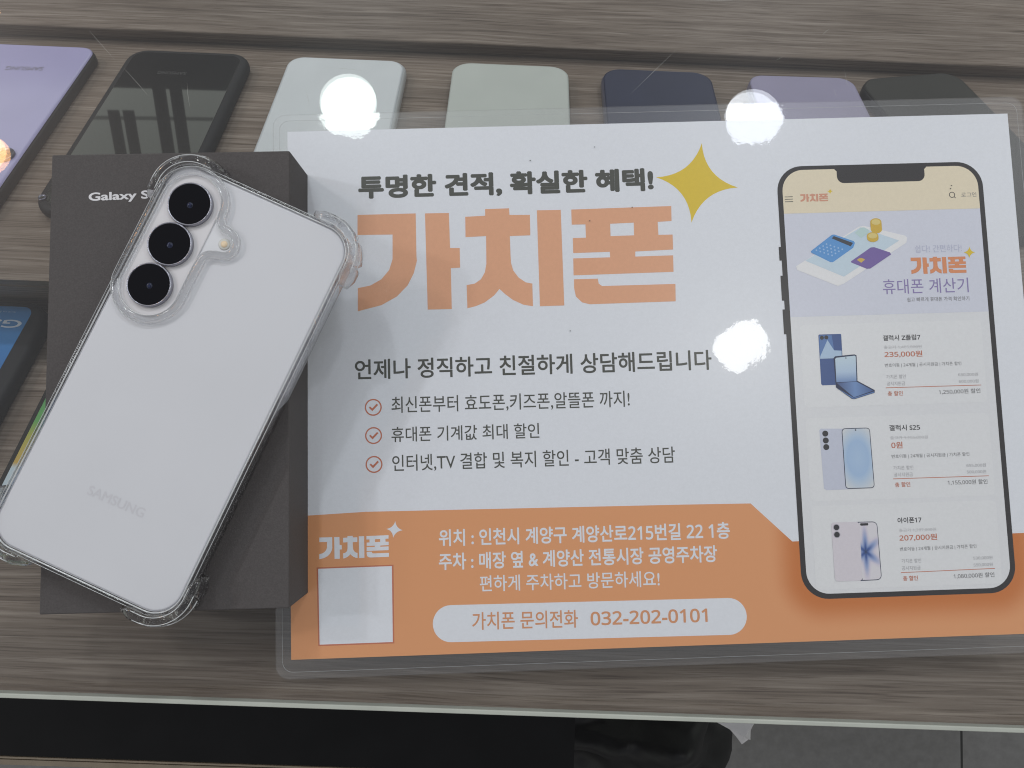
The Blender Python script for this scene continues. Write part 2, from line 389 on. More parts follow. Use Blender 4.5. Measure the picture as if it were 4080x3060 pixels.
# ------------------------------------------------------------ phones on the sloped shelves
def slope_frame(s0, z0):
    B = Matrix(((1, 0, 0), (0, math.cos(SL), math.sin(SL)), (0, -math.sin(SL), math.cos(SL)))).to_4x4()
    B.translation = (0, s0, z0)
    return CM @ B                              # local x along the counter, y down the slope (away), z out of it
T1 = slope_frame(.2365, -.158); T2 = slope_frame(.0755, -.1188)
GRP = 'phones laid out on the sloped shelves under the glass'
def phone_at(T, a0, a1, far, length, label, rz=0.0):
    c = Matrix.Translation(((a0 + a1) / 2, far - length / 2, .0003)) @ Matrix.Rotation(R(rz), 4, 'Z')
    return empty('display_phone', T  @  c, label, 'phone', GRP), (a0 + a1) / 2, far - length / 2
black = mat('black_body', (.012, .012, .014), .45, var=.15, vscale=300)
rubber = mat('black_rubber', (.013, .013, .015), .6, .3)
blackglass = mat('black_glass', (.008, .008, .008), .02, .6)
lens_m = mat('lens_black', (.006, .006, .009), .08, .5, coat=.6)
ringm = mat('lens_ring', (.16, .16, .2), .3, metal=.7)
darkletter = mat('grey_lettering', (.16, .15, .2), .5)
faintletter = mat('faint_lettering', (.035, .035, .037), .5)
lavender = mat('lavender_back', (.36, .34, .56), .1, .5, var=.03, vscale=30)
silver = mat('silver_back', (.58, .61, .64), .32, .5, var=.03, vscale=40)
silver_side = mat('silver_side', (.5, .52, .54), .35, metal=.3)
sage = mat('sage_back', (.46, .49, .465), .35, .5, var=.03, vscale=40)
sage_side = mat('sage_side', (.2, .23, .2), .4, metal=.3)
navy = mat('navy_back', (.020, .025, .058), .35, .3, var=.08, vscale=60)
navy_side = mat('navy_side', (.10, .10, .15), .35, metal=.4)
violet = mat('violet_back', (.27, .25, .37), .35, .5, var=.03, vscale=40)
violet_side = mat('violet_side', (.2, .18, .26), .4, metal=.3)
grey_black = mat('charcoal_back', (.02, .02, .018), .45, .3, var=.1, vscale=60)

def loc(p, cx, cy): return (p[0] - cx, p[1] - cy)
def lens(parent, x, y, r, z):
    g = disc('camera_lens', x, y, [(r, z - .0005), (r, z + .0012), (r * .9, z + .0016), (r * .88, z + .0014)], ringm, parent)
    disc('lens_glass', x, y, [(r * .87, z + .0005), (r * .87, z + .00125), (r * .5, z + .0014), (r * .1, z + .00145)], lens_m, g)

p, cx, cy = phone_at(T1, -.3420, -.2665, -.0055, .158, 'glossy lavender phone lying face down at the left end, its dark side showing')
slab('body', .0758, .158, .009, 0, .0068, .002, black, p)
slab('back_panel', .0742, .1565, .0085, .0062, .0080, .0012, lavender, p)
text('lettering', 'SAMSUNG', loc((-0.28948, -0.03249), cx, cy), loc((-0.31172, -0.03343), cx, cy), .0042, darkletter, p, .00806, .012)
lens(p, *loc((-0.27569, -0.11661), cx, cy), .0058, .0080)
lens(p, *loc((-0.29046, -0.11637), cx, cy), .0058, .0080)

p, cx, cy = phone_at(T1, -.2450, -.1690, -.0052, .1535, 'black phone with glossy face in a rubber case, half hidden by the dark box')
slab('case', .0765, .1535, .013, 0, .0085, .0038, rubber, p)
slab('front_glass', .0672, .1435, .008, .0078, .0087, .0003, blackglass, p)
text('lettering', 'SAMSUNG', loc((-0.20241, -0.03235), cx, cy), loc((-0.21975, -0.03247), cx, cy), .0032, faintletter, p, .00876, .012)
lens(p, *loc((-0.24083, -0.14963), cx, cy), .0020, .0079)

p, cx, cy = phone_at(T1, -.1458, -.0706, -.0055, .150, 'pale silver phone with a satin back, beside the sage green one, partly under the leaflet')
slab('body', .0752, .150, .010, 0, .0070, .0022, silver_side, p)
slab('back_panel', .0720, .1470, .0095, .0064, .0080, .0012, silver, p)

p, cx, cy = phone_at(T1, -.0417, .0319, -.0053, .148, 'flat sage green phone in the middle of the row, above the leaflet headline')
slab('body', .0736, .148, .012, 0, .0068, .002, sage_side, p)
slab('back_panel', .0728, .1472, .0118, .0064, .0080, .0012, sage, p)

p, cx, cy = phone_at(T1, .0525, .1228, -.0053, .147, 'dark navy blue phone between the sage green and the violet one')
slab('body', .0703, .147, .012, 0, .0072, .002, navy_side, p)
slab('back_panel', .0683, .146, .0118, .0066, .0080, .0012, navy, p)

p, cx, cy = phone_at(T1, .1470, .2148, -.0048, .147, 'dusty violet phone with a lamp glare on its corner', 1.2)
slab('body', .0678, .147, .010, 0, .0070, .002, violet_side, p)
slab('back_panel', .0668, .146, .0098, .0064, .0080, .0012, violet, p)

p, cx, cy = phone_at(T1, .2325, .2985, .0030, .150, 'matte charcoal phone lying askew at the right end of the row', 12)
slab('body', .069, .150, .012, 0, .0072, .002, black, p)
slab('back_panel', .068, .149, .0118, .0064, .0080, .0012, grey_black, p)

p, cx, cy = phone_at(T2, -.3298, -.2483, -.0185, .160, 'phone with a thick black border and a bright blue screen at the lower left')
slab('case', .0815, .160, .016, 0, .0090, .003, rubber, p)
blue_m = screen_ramp('blue_screen', (-.075, .075, [(0, (.03, .07, .25)), (.55, (.05, .12, .36)), (.85, (.06, .22, .5)), (1, (.08, .25, .52))]))
flat('screen', rrect(-.0335, -.0730, .0320, .0752, .006), .00915, blue_m, p)
white_ink = mat('white_ink', (.62, .7, .8), .5)
t0 = loc((-0.25906, -0.03461), cx, cy); t1 = loc((-0.27121, -0.03433), cx, cy)
text('lettering', 'Galaxy', t0, (t0[0] - .0430, t0[1] + .0004), .0072, white_ink, p, .0092, .012)
text('lettering', 'Galaxy A', loc((-0.26561, -0.02713), cx, cy), (loc((-0.26561, -0.02713), cx, cy)[0] - .024, loc((-0.26561, -0.02713), cx, cy)[1]), .0016, mat('pale_ink', (.25, .4, .6), .5), p, .0092)

p, cx, cy = phone_at(T2, -.2308, -.1585, -.0030, .150, 'phone with a green and yellow screen peeking out under the clear case')
slab('body', .0723, .150, .009, 0, .0080, .0016, mat('steel_frame', (.35, .38, .4), .35, metal=.6), p)
flat('screen_border', rrect(-.0356, -.0744, .0356, .0744, .008), .00805, blackglass, p)
gw = screen_ramp('meadow_screen', (-.0735, .0735, [(0, (.45, .52, .58)), (.215, (.48, .57, .63)), (.235, (.50, .33, .08)), (.275, (.46, .36, .09)), (.335, (.36, .36, .08)), (.39, (.12, .34, .10)), (.5, (.10, .32, .12)), (1, (.1, .3, .35))]))
flat('screen', rrect(-.0334, -.0725, .0334, .0725, .006), .00812, gw, p)

# ------------------------------------------------------------ staff side: low glossy ledge and a dark bag
dark_gloss = mat('black_gloss', (.005, .005, .0055), .22, .3, var=.3, vscale=25)
beige = mat('beige_edge', (.30, .25, .19), .5, var=.1, vscale=80)
DX = (0.05995, -0.23300)[0]; DY = (-0.35653, -0.24434)[1]
ledge = empty('low_ledge', CM @ Matrix.Translation((0, DY, -.25)), 'low glossy black ledge with a thin beige edge strip, below the counter front', 'ledge')
box('ledge_top', -.6, DX, .0005, .09, -.02, 0, dark_gloss, ledge)
box('edge_strip', -.6, DX, -.0014, 0, -.03, .0006, beige, ledge, .0003)
box('edge_strip', -.6, DX, -.0058, -.0020, -.03, .0006, beige, ledge, .0003)

def lump():
    me = bpy.data.meshes.new('black_lump'); bm = bmesh.new()
    bmesh.ops.create_uvsphere(bm, u_segments=96, v_segments=64, radius=1)
    for v in bm.verts:
        d = v.co.normalized()
        k = 1 + .16 * noise.noise(d * 2.3 + Vector((3, 1, 7))) + .035 * noise.noise(d * 5 + Vector((1, 9, 2))) + .02 * (1 - abs(noise.noise(d * 7))) - .02
        v.co = Vector((d.x * .17 * k, d.y * .10 * k, d.z * .30 * k))
        if v.co.z < -.295: v.co.z = -.295
    bm.to_mesh(me); bm.free(); return me
bx_, by_ = (0.12177, -0.26669)
bg_ = link('black_lump', lump(), mat('black_matte', (.010, .010, .012), .5, .4, bump=.2, bscale=300), None, True)
bg_.matrix_world = CM @ Matrix.Translation((bx_, by_, -.655)); tag(bg_, 'large crumpled black bag standing on the grey tiles at the counter front', 'lump')  # simplified stand-in for an unidentified dark form below the counter edge
# unidentified crumpled white piece poking out on the bag's right side
PV, PF = [], []
pts = [(0.17358, -0.21712), (0.20593, -0.21498), (0.20457, -0.22495), (0.20317, -0.23101), (0.20058, -0.22933), (0.19772, -0.23613), (0.19250, -0.22959), (0.18579, -0.22238)]
c0 = (sum(q[0] for q in pts) / 8, sum(q[1] for q in pts) / 8)
for lv, dz in ((0, .006), (1, 0)):
    for i, q in enumerate(pts): PV.append((q[0] - c0[0], q[1] - c0[1], dz + .004 * math.sin(i * 2.1)))
    PV.append((0, 0, dz + .008))
for i in range(8):
    j = (i + 1) % 8; PF += [(i, j, 8), (9 + j, 9 + i, 17), (i, 9 + i, 9 + j, j)]
pp = from_pydata('white_scrap', PV, PF, mat('crumpled_white', (.72, .71, .74), .7, var=.06, vscale=120))
pp.matrix_world = CM @ Matrix.Translation((c0[0], c0[1], -.295)); tag(pp, 'small crumpled white scrap at the right side of the black bag', 'paper')

# ------------------------------------------------------------ dark phone box
bx, by, bth, bw, bl, bh = (-0.16782,0.10439,0.022122,0.08789,0.16694,0.02430)
boxm = mat('charcoal_card', (.080, .073, .074), .75, .3, var=.12, vscale=1800, bump=.25, bscale=2600)
BX = empty('packaging_box', Matrix.Translation((bx, by, .0002)) @ Matrix.Rotation(bth, 4, 'Z'), 'matte charcoal phone box with silver lettering, lying on the glass under the white phone', 'box')
box('lid', 0, bw, -bl, 0, .0, bh - .0002, boxm, BX, .0005)
box_ink = mat('silver_ink', (.62, .62, .66), .35, .5)
text('lettering', 'Galaxy S25', (0.01398, -0.01665), ((0.01398, -0.01665)[0] + .0292, (0.01398, -0.01665)[1] + .0007), .0042, box_ink, BX, bh - .00014, .03)
flat('label_mark', [(0.02853, -0.16536), (0.03075, -0.16541), (0.03076, -0.16606), (0.02854, -0.16610)], bh - .00014, box_ink, BX)

# ------------------------------------------------------------ white phone
PH = Matrix.Translation(((-0.11580,0.01836)[0], (-0.11580,0.01836)[1], bh)) @ Matrix.Rotation(R(-24.5), 4, 'Z')
sm = empty('smartphone', PH @ Matrix.Translation((0, 0, .0012)), 'white smartphone lying face down and tilted on the dark box, three black camera lenses up', 'phone')
frame_m = mat('silver_frame', (.6, .6, .63), .25, .5, metal=.85)
whiteback = mat('frosted_white_back', (.665, .675, .715), .38, .4, var=.015, vscale=25)
slab('frame', .0705, .1468, .0100, 0, .0066, .0016, frame_m, sm, 14)
slab('back_panel', .0700, .1463, .0098, .0060, .0072, .0009, whiteback, sm, 14)
slab('camera_island', .0205, .0545, .0102, .0066, .0077, .0004, mat('island_white', (.66, .65, .68), .3, .4), sm, 14, -.0227, .0441)
lensblack = mat('camera_black', (.004, .004, .006), .08, .3)
lens_core = mat('camera_core', (.014, .018, .045), .15, .4, var=.8, vscale=1500)
lens_rim = mat('camera_rim', (.34, .34, .40), .25, metal=.8)
for ly_ in (.0600, .0442, .0282):
    g = disc('camera_lens', -.0227, ly_, [(.0079, .0068), (.0079, .0090), (.0077, .0094), (.0074, .0094), (.0073, .0090)], lens_rim, sm, 64)
    fl_ = disc('lens_glass', -.0227, ly_, [(.0073, .0080), (.0073, .00932)], lensblack, g, 64)
    for q in fl_.data.polygons: q.use_smooth = False
    disc('lens_core', -.0223, ly_ - .0004, [(.0011, .0092), (.0011, .00935), (.0006, .00938)], lens_core, g, 24)
fo = disc('flash', -.0060, .0522, [(.0021, .0068), (.0021, .00735), (.0018, .0075)], mat('flash_ring', (.55, .55, .52), .4), sm, 32)
disc('flash_bulb', -.0060, .0522, [(.0013, .0073), (.0012, .00758), (.0004, .0077)], mat('flash_amber', (.75, .6, .42), .4), fo, 24)
text('lettering', 'SAMSUNG', (-.0104, -.0447), (.0108, -.0442), .0034, mat('embossed_grey', (.615, .615, .655), .4), sm, .00726, .012)

# ------------------------------------------------------------ clear bumper case
case = empty('phone_case', PH, 'clear plastic bumper case with thick ribbed corners, fitted round the white phone', 'phone case')
def plastic(ripple):
    m, N, L = nodes('clear_plastic'); N.remove(N['Principled BSDF']); out = N['Material Output']
    t = N.new('ShaderNodeTexCoord'); n = N.new('ShaderNodeTexNoise'); n.inputs['Scale'].default_value = 240; L.new(t.outputs['Object'], n.inputs['Vector'])
    bp = N.new('ShaderNodeBump'); bp.inputs['Strength'].default_value = ripple; bp.inputs['Distance'].default_value = .0004; L.new(n.outputs['Fac'], bp.inputs['Height'])
    g = N.new('ShaderNodeBsdfGlass'); g.inputs['IOR'].default_value = 1.46; g.inputs['Roughness'].default_value = .03; g.inputs['Color'].default_value = (1, 1, 1, 1)
    L.new(bp.outputs[0], g.inputs['Normal'])
    tr = N.new('ShaderNodeBsdfTransparent'); tr.inputs[0].default_value = (.97, .97, .98, 1)
    mx = N.new('ShaderNodeMixShader'); mx.inputs[0].default_value = .45
    L.new(tr.outputs[0], mx.inputs[1]); L.new(g.outputs[0], mx.inputs[2])
    gl = N.new('ShaderNodeBsdfGlossy'); gl.inputs['Roughness'].default_value = .07; L.new(bp.outputs[0], gl.inputs['Normal'])
    m2 = N.new('ShaderNodeMixShader'); L.new(schlick(N, L, .07, bp.outputs[0]), m2.inputs[0])
    L.new(mx.outputs[0], m2.inputs[1]); L.new(gl.outputs[0], m2.inputs[2]); L.new(m2.outputs[0], out.inputs[0])
    return m
PL = plastic(.06); PR = plastic(.22)
def oval(w, z0, z1, n=14, p=.6):
    out = []
    for i in range(n):
        a = 2 * math.pi * i / n; c_, s_ = math.cos(a), math.sin(a)
        out.append((w * math.copysign(abs(c_) ** p, c_), (z0 + z1) / 2 + (z1 - z0) / 2 * math.copysign(abs(s_) ** p, s_)))
    return out
ring = rrect(-.0359, -.0740, .0359, .0740, .0105, 12)
path = []
for i in range(len(ring)):
    a, b = Vector(ring[i]), Vector(ring[(i + 1) % len(ring)]); k = max(1, int((b - a).length / .004))
    for s in range(k): path.append(tuple(a.lerp(b, s / k)))
sweep('side_wall', path, oval(.0007, .0002, .0088, 20, .42), PL, case)
glint_m = clear('painted_glint', (.97, .97, .98), .10, .12, .55)  # whitish diffuse mixed in to paint bright highlight lines on clear plastic
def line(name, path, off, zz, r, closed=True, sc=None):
    return sweep(name, path, [(off + r * math.cos(2 * math.pi * k / 8), zz + r * math.sin(2 * math.pi * k / 8)) for k in range(8)], glint_m, case, closed, sc)
line('lip_glint', path, -.0006, .0088, .00026); line('lip_glint', path, .0006, .0085, .00012)
def collar_path():
    P = []
    for i in range(13):
        a = R(0 + 180 * i / 12); P.append((-.0227 + .0121 * math.cos(a), .0605 + .0121 * math.sin(a)))
    P += [(-.0348, .050), (-.0348, .040)]
    for i in range(13):
        a = R(180 + 180 * i / 12); P.append((-.0227 + .0121 * math.cos(a), .0280 + .0121 * math.sin(a)))
    P += [(-.0106, .036), (-.0104, .0430), (-.0092, .0460), (-.0064, .0474), (-.0035, .0482), (-.0017, .0502), (-.0015, .0526), (-.0026, .0552), (-.0052, .0568), (-.0080, .0572), (-.0098, .0586)]
    return catmull(P, 4)
cp = collar_path()
sweep('camera_collar', cp, oval(.0015, .0078, .0106, 16, .7), PR, case)
line('collar_glint', cp, -.0014, .0100, .00016); line('collar_glint', cp, .0013, .0101, .00013)
outer = rrect(-.0356, -.0738, .0356, .0738, .0103, 12)
flat('back_plate', [outer, cp[::-1]], .0086, M['plate'], case)
for sx, sy in ((1, 1), (-1, 1), (-1, -1), (1, -1)):
    pts = []; c_ = Vector((sx * (.0359 - .0105), sy * (.0740 - .0105))); a0 = {(1, 1): 0, (-1, 1): 90, (-1, -1): 180, (1, -1): 270}[(sx, sy)]
    d0 = Vector((math.cos(R(a0)), math.sin(R(a0)))); t0_ = Vector((-d0.y, d0.x)); d1 = t0_; 
    n_ = 26
    P0 = c_ + d0 * .0124 - t0_ * .0072; P1 = c_ + d0 * .0124
    for i in range(4): pts.append(tuple(P0.lerp(P1, i / 4)))
    for i in range(n_ + 1):
        a = R(a0 + 90 * i / n_); pts.append((c_.x + .0124 * math.cos(a), c_.y + .0124 * math.sin(a)))
    Q1 = c_ + d1 * .0124; Q2 = Q1 - d0 * .0072
    for i in range(1, 5): pts.append(tuple(Q1.lerp(Q2, i / 4)))
    sc = []
    for i in range(len(pts)):
        u = i / (len(pts) - 1); s = min(1, min(u, 1 - u) * 9 + .45)
        if abs(u - .5) < .035 or abs(u - .16) < .03 or abs(u - .84) < .03: s *= .62
        sc.append(s)
    sweep('corner_bumper', pts, oval(.0025, -.0001, .0104, 18, .55), PR, case, False, sc)
    line('rib_glint', pts[3:-3], .0014, .0101, .00016, False); line('rib_glint', pts[2:-2], -.0012, .0103, .00016, False); line('rib_glint', pts[4:-4], .0024, .0074, .0002, False)

# ------------------------------------------------------------ laminated leaflet
lx, ly, lth = (-0.08856,0.12422,0.030393)
LF = empty('laminated_leaflet', Matrix.Translation((lx, ly, .0001)) @ Matrix.Rotation(lth, 4, 'Z'), 'laminated white and orange phone-shop leaflet lying flat on the glass, right of the dark box', 'leaflet')
PW, PHH = .297, .210
white = printed('paper_white', (.775, .80, .86)); orange = printed('print_orange', (.68, .31, .155)); dark = printed('print_dark', (.075, .078, .068))
paper_white = white
yellow = printed('print_yellow', (.74, .54, .04)); border = printed('print_black', (.028, .025, .027)); beige_p = printed('print_beige', (.80, .71, .54))
lav_p = printed('print_lavender', (.67, .69, .79)); pale_p = printed('print_pale', (.75, .76, .79)); card_p = printed('print_card', (.775, .785, .81))
mid_grey = printed('print_grey', (.20, .20, .21)); light_grey = printed('print_light_grey', (.42, .42, .44)); faint_grey = printed('print_faint', (.58, .58, .60))
red_or = printed('print_red_orange', (.56, .18, .10)); purple = printed('print_purple', (.27, .22, .45)); lav_text = printed('print_lavender_text', (.50, .52, .66)); near_black = printed('print_near_black', (.03, .03, .035))
Z0 = .0005
def z(i): return Z0 + .00003 * i
paper = flat('paper_sheet', [(0, 0), (0, -PHH), (PW, -PHH), (PW, 0)], Z0, white, LF)
# film: a thin rounded pouch a little larger than the paper
fx0, fy0 = (-0.00578, 0.00694); fx1 = PW + .0062; fy1 = (0.01256, -0.21715)[1]
fr_ = rrect(fx0, fy1, fx1, fy0, .005, 6)
V_ = [(q[0], q[1], .00015) for q in fr_] + [(q[0], q[1], .00105) for q in fr_]; m_ = len(fr_)
F_ = [tuple(range(m_ - 1, -1, -1)), tuple(range(m_, 2 * m_))] + [(i, (i + 1) % m_, m_ + (i + 1) % m_, m_ + i) for i in range(m_)]
from_pydata('laminate_film', V_, F_, M['film'], LF)
# the sealed rim shows as a fine line inside the pouch edge
rim = [rrect(fx0 + .0026, fy1 + .0026, fx1 - .0026, fy0 - .0026, .004, 6), rrect(fx0 + .0027, fy1 + .0027, fx1 - .0027, fy0 - .0027, .004, 6)[::-1]]
flat('sealed_rim', rim, .00108, mat('rim_pale', (.36, .37, .38), .4), LF)

def T(body, pl, pr, hpx, m, i, bold=0.0, name='text_line', par=None):
    return text(name, body, pl, pr, hpx / 5330.0, m, par or paper, z(i), bold)
def S(u, v): return (u, v)
# shop-name lettering, drawn stroke by stroke
NAME = [
 [(0.02804, -0.03547), (0.05157, -0.03548), (0.05152, -0.05305), (0.05166, -0.05499), (0.05032, -0.06001), (0.04773, -0.06498), (0.04331, -0.06938), (0.03707, -0.07271), (0.02759, -0.07494), (0.02773, -0.06553), (0.03288, -0.06455), (0.03725, -0.06216), (0.04042, -0.05847), (0.04186, -0.05408), (0.04205, -0.04396), (0.02792, -0.04375)],
 [(0.05532, -0.03558), (0.06501, -0.03566), (0.06515, -0.05014), (0.06902, -0.05025), (0.06900, -0.05833), (0.06526, -0.05842), (0.06522, -0.07510), (0.05557, -0.07506)],
 [(0.07975, -0.03447), (0.08947, -0.03441), (0.08958, -0.03717), (0.09785, -0.03734), (0.09775, -0.04583), (0.08943, -0.04592), (0.08949, -0.05416), (0.08958, -0.05702), (0.09042, -0.06021), (0.09251, -0.06311), (0.09525, -0.06509), (0.09790, -0.06567), (0.09784, -0.07492), (0.09402, -0.07418), (0.08974, -0.07204), (0.08671, -0.06957), (0.08460, -0.06749), (0.08235, -0.07007), (0.07854, -0.07279), (0.07478, -0.07425), (0.07148, -0.07496), (0.07142, -0.06554), (0.07473, -0.06500), (0.07726, -0.06331), (0.07889, -0.06051), (0.07961, -0.05705), (0.07981, -0.04565), (0.07150, -0.04586), (0.07159, -0.03744), (0.07968, -0.03722)],
 [(0.10073, -0.03556), (0.11046, -0.03563), (0.11045, -0.07497), (0.10063, -0.07500)],
 [(0.11474, -0.03562), (0.15556, -0.03527), (0.15539, -0.04149), (0.14971, -0.04172), (0.14977, -0.04710), (0.15555, -0.04713), (0.15544, -0.05332), (0.14005, -0.05371), (0.13995, -0.05578), (0.15532, -0.05571), (0.15518, -0.06250), (0.11465, -0.06280), (0.11479, -0.05583), (0.12974, -0.05581), (0.12971, -0.05355), (0.11487, -0.05364), (0.11492, -0.04746), (0.12025, -0.04742), (0.12027, -0.04193), (0.11469, -0.04190)],
 [(0.13032, -0.04195), (0.13030, -0.04706), (0.13984, -0.04701), (0.13995, -0.04177)],
 [(0.11477, -0.06438), (0.12438, -0.06441), (0.12468, -0.06644), (0.12601, -0.06749), (0.15569, -0.06746), (0.15546, -0.07458), (0.12073, -0.07477), (0.11765, -0.07392), (0.11525, -0.07146), (0.11464, -0.06785)],
]
NX0 = min(q[0] for l in NAME for q in l); NX1 = max(q[0] for l in NAME for q in l); NY0 = min(q[1] for l in NAME for q in l); NY1 = max(q[1] for l in NAME for q in l)
def shopname(pl, pr, hpx, m, i, par=None):
    h = hpx / 5330.0; pl = Vector(pl); pr = Vector(pr); d = pr - pl; n = Vector((-d.y, d.x)).normalized()
    L = [[tuple(pl + d * ((q[0] - NX0) / (NX1 - NX0)) + n * (((q[1] - NY0) / (NY1 - NY0) - .5) * h)) for q in l] for l in NAME]
    return flat('shop_lettering', L, z(i), m, par or paper)
flat('shop_lettering', NAME, z(1), printed('print_peach', (.77, .40, .24)), paper)
def star(tips, m, i, pinch=.16, par=None):
    c = Vector((sum(t[0] for t in tips) / 4, sum(t[1] for t in tips) / 4)); P = []
    for k in range(4):
        a = Vector(tips[k]); b = Vector(tips[(k + 1) % 4])
        mid = c + ((a - c) + (b - c)) * pinch
        for s in range(10):
            t = s / 10; P.append(tuple(a * (1 - t) ** 2 + (mid * 2 - (a + b) / 2 * 0 - mid) * 2 * t * (1 - t) + b * t * t))
    return flat('sparkle', P, z(i), m, par or paper)
star([(0.16943, -0.00927), (0.14995, -0.02311), (0.16348, -0.04242), (0.18320, -0.02828)], yellow, 1)
T('투명한 견적, 확실한 혜택!', (0.02851, -0.02421), (0.14877, -0.02412), 54, dark, 1, .046, 'headline')
T('언제나 정직하고 친절하게 상담해드립니다', (0.02609, -0.09844), (0.16869, -0.09867), 43, dark, 1, .018, 'subtitle')
for (cxy, rxy, l, r_, body, hh) in (
    ((0.03314, -0.11360), (0.03650, -0.11358), (0.04036, -0.11302), (0.13509, -0.11341), '최신폰부터 효도폰,키즈폰,알뜰폰 까지!', 36),
    ((0.03308, -0.12477), (0.03643, -0.12475), (0.04015, -0.12463), (0.09868, -0.12480), '휴대폰 기계값 최대 할인', 32),
    ((0.03308, -0.13612), (0.03642, -0.13610), (0.04025, -0.13598), (0.15213, -0.13612), '인터넷,TV 결합 및 복지 할인 - 고객 맞춤 상담', 36)):
    rr = rxy[0] - cxy[0]; ci = [(cxy[0] + rr * math.cos(2 * math.pi * k / 40), cxy[1] + rr * math.sin(2 * math.pi * k / 40)) for k in range(40)]
    ci2 = [(cxy[0] + rr * .84 * math.cos(2 * math.pi * k / 40), cxy[1] + rr * .84 * math.sin(2 * math.pi * k / 40)) for k in range(40)]
    def tk(a, b): return (cxy[0] + rr * a, cxy[1] + rr * b)
    ck = [tk(-.52, -.02), tk(-.38, .12), tk(-.12, -.12), tk(.42, .42), tk(.58, .26), tk(-.12, -.45)]
    flat('tick_mark', [ci, ci2[::-1], ck], z(1), red_or, paper)
    T(body, l, r_, hh, dark, 1, .006, 'bullet_text')
# orange band
band = [(0, (0.00672, -0.15544)[1]), (0.02953, -0.15448), (0.15423, -0.15572), (0.18111, -0.15613), (0.19673, -0.17145), (0.28483, -0.17117), (PW, (0.28890, -0.17112)[1]), (PW, -PHH), (0, -PHH)]
PX0, PY0 = .0, .0
prx = [(0.19753, -0.05852)[0], (0.28450, -0.08764)[0]]
def band_mat(c, hx, hy, rad):
    m, N, L = nodes('print_band'); b = N['Principled BSDF']; t = N.new('ShaderNodeTexCoord')
    sub = N.new('ShaderNodeVectorMath'); sub.operation = 'SUBTRACT'; sub.inputs[1].default_value = (c[0], c[1], 0); L.new(t.outputs['Object'], sub.inputs[0])
    ab = N.new('ShaderNodeVectorMath'); ab.operation = 'ABSOLUTE'; L.new(sub.outputs[0], ab.inputs[0])
    s2 = N.new('ShaderNodeVectorMath'); s2.operation = 'SUBTRACT'; s2.inputs[1].default_value = (hx, hy, 1); L.new(ab.outputs[0], s2.inputs[0])
    mx = N.new('ShaderNodeVectorMath'); mx.operation = 'MAXIMUM'; mx.inputs[1].default_value = (0, 0, 0); L.new(s2.outputs[0], mx.inputs[0])
    ln = N.new('ShaderNodeVectorMath'); ln.operation = 'LENGTH'; L.new(mx.outputs[0], ln.inputs[0])
    mr = N.new('ShaderNodeMapRange'); mr.inputs['From Min'].default_value = 0; mr.inputs['From Max'].default_value = rad; L.new(ln.outputs['Value'], mr.inputs['Value'])
    r = N.new('ShaderNodeValToRGB'); L.new(mr.outputs[0], r.inputs[0]); el = r.color_ramp.elements; r.color_ramp.interpolation = 'EASE'
    el[0].position = 0; el[0].color = (.52, .13, .03, 1); el[1].position = 1; el[1].color = (.76, .345, .155, 1)
    q = el.new(.45); q.color = (.60, .19, .045, 1)
    L.new(r.outputs[0], b.inputs['Base Color']); b.inputs['Roughness'].default_value = .85; b.inputs['Specular IOR Level'].default_value = .15
    return m
# printed telephone: outline measured on the sheet
ox0 = ((0.19919, -0.03550)[0] + (0.19954, -0.18379)[0]) / 2; ox1 = ((0.28445, -0.03260)[0] + (0.28390, -0.18518)[0]) / 2
oy1 = ((0.21063, -0.01998)[1] + (0.27482, -0.02011)[1]) / 2; oy0 = ((0.20908, -0.19439)[1] + (0.27444, -0.19362)[1]) / 2
ocx, ocy = (ox0 + ox1) / 2, (oy0 + oy1) / 2
flat('orange_band', band, z(1), band_mat((ocx, ocy), (ox1 - ox0) / 2 - .009, (oy1 - oy0) / 2 - .009, .0215), paper)
shopname((0.01123, -0.16793), (0.03834, -0.16793), 46, paper_white, 2)
star([(0.04105, -0.15842), (0.03749, -0.16135), (0.04008, -0.16490), (0.04393, -0.16210)], paper_white, 2)
flat('square_border', [(0.01014, -0.17530), (0.04001, -0.17523), (0.03982, -0.20518), (0.01049, -0.20521)], z(2), red_or, paper)
flat('blank_square', [(0.01073, -0.17585), (0.03940, -0.17574), (0.03924, -0.20463), (0.01103, -0.20465)], z(3), paper_white, paper)
T('위치 : 인천시 계양구 계양산로215번길 22 1층', (0.05792, -0.16554), (0.17230, -0.16630), 35, paper_white, 2, .022, 'address_text')
T('주차 : 매장 옆 & 계양산 전통시장 공영주차장', (0.05771, -0.17469), (0.16682, -0.17515), 35, paper_white, 2, .022, 'address_text')
T('편하게 주차하고 방문하세요!', (0.07343, -0.18362), (0.14372, -0.18402), 33, paper_white, 2, .010, 'address_text')
pa, pb = Vector((0.05482, -0.19839)), Vector((0.17712, -0.19945)); hr = 37.5 / 5330
ax = (pb - pa).normalized(); nn = Vector((-ax.y, ax.x)); c1 = pa + ax * hr; c2 = pb - ax * hr
pill = [tuple(c1 + (ax * math.cos(R(90 + 180 * k / 16)) + nn * math.sin(R(90 + 180 * k / 16))) * hr) for k in range(17)] + [tuple(c2 + (ax * math.cos(R(-90 + 180 * k / 16)) + nn * math.sin(R(-90 + 180 * k / 16))) * hr) for k in range(17)]
flat('pill_label', pill, z(2), paper_white, paper)
T('가치폰 문의전화', (0.07010, -0.19780), (0.11119, -0.19826), 36, orange, 3, .011, 'phone_line_text')
T('032-202-0101', (0.11611, -0.19843), (0.16175, -0.19863), 28, orange, 3, .02, 'phone_number')

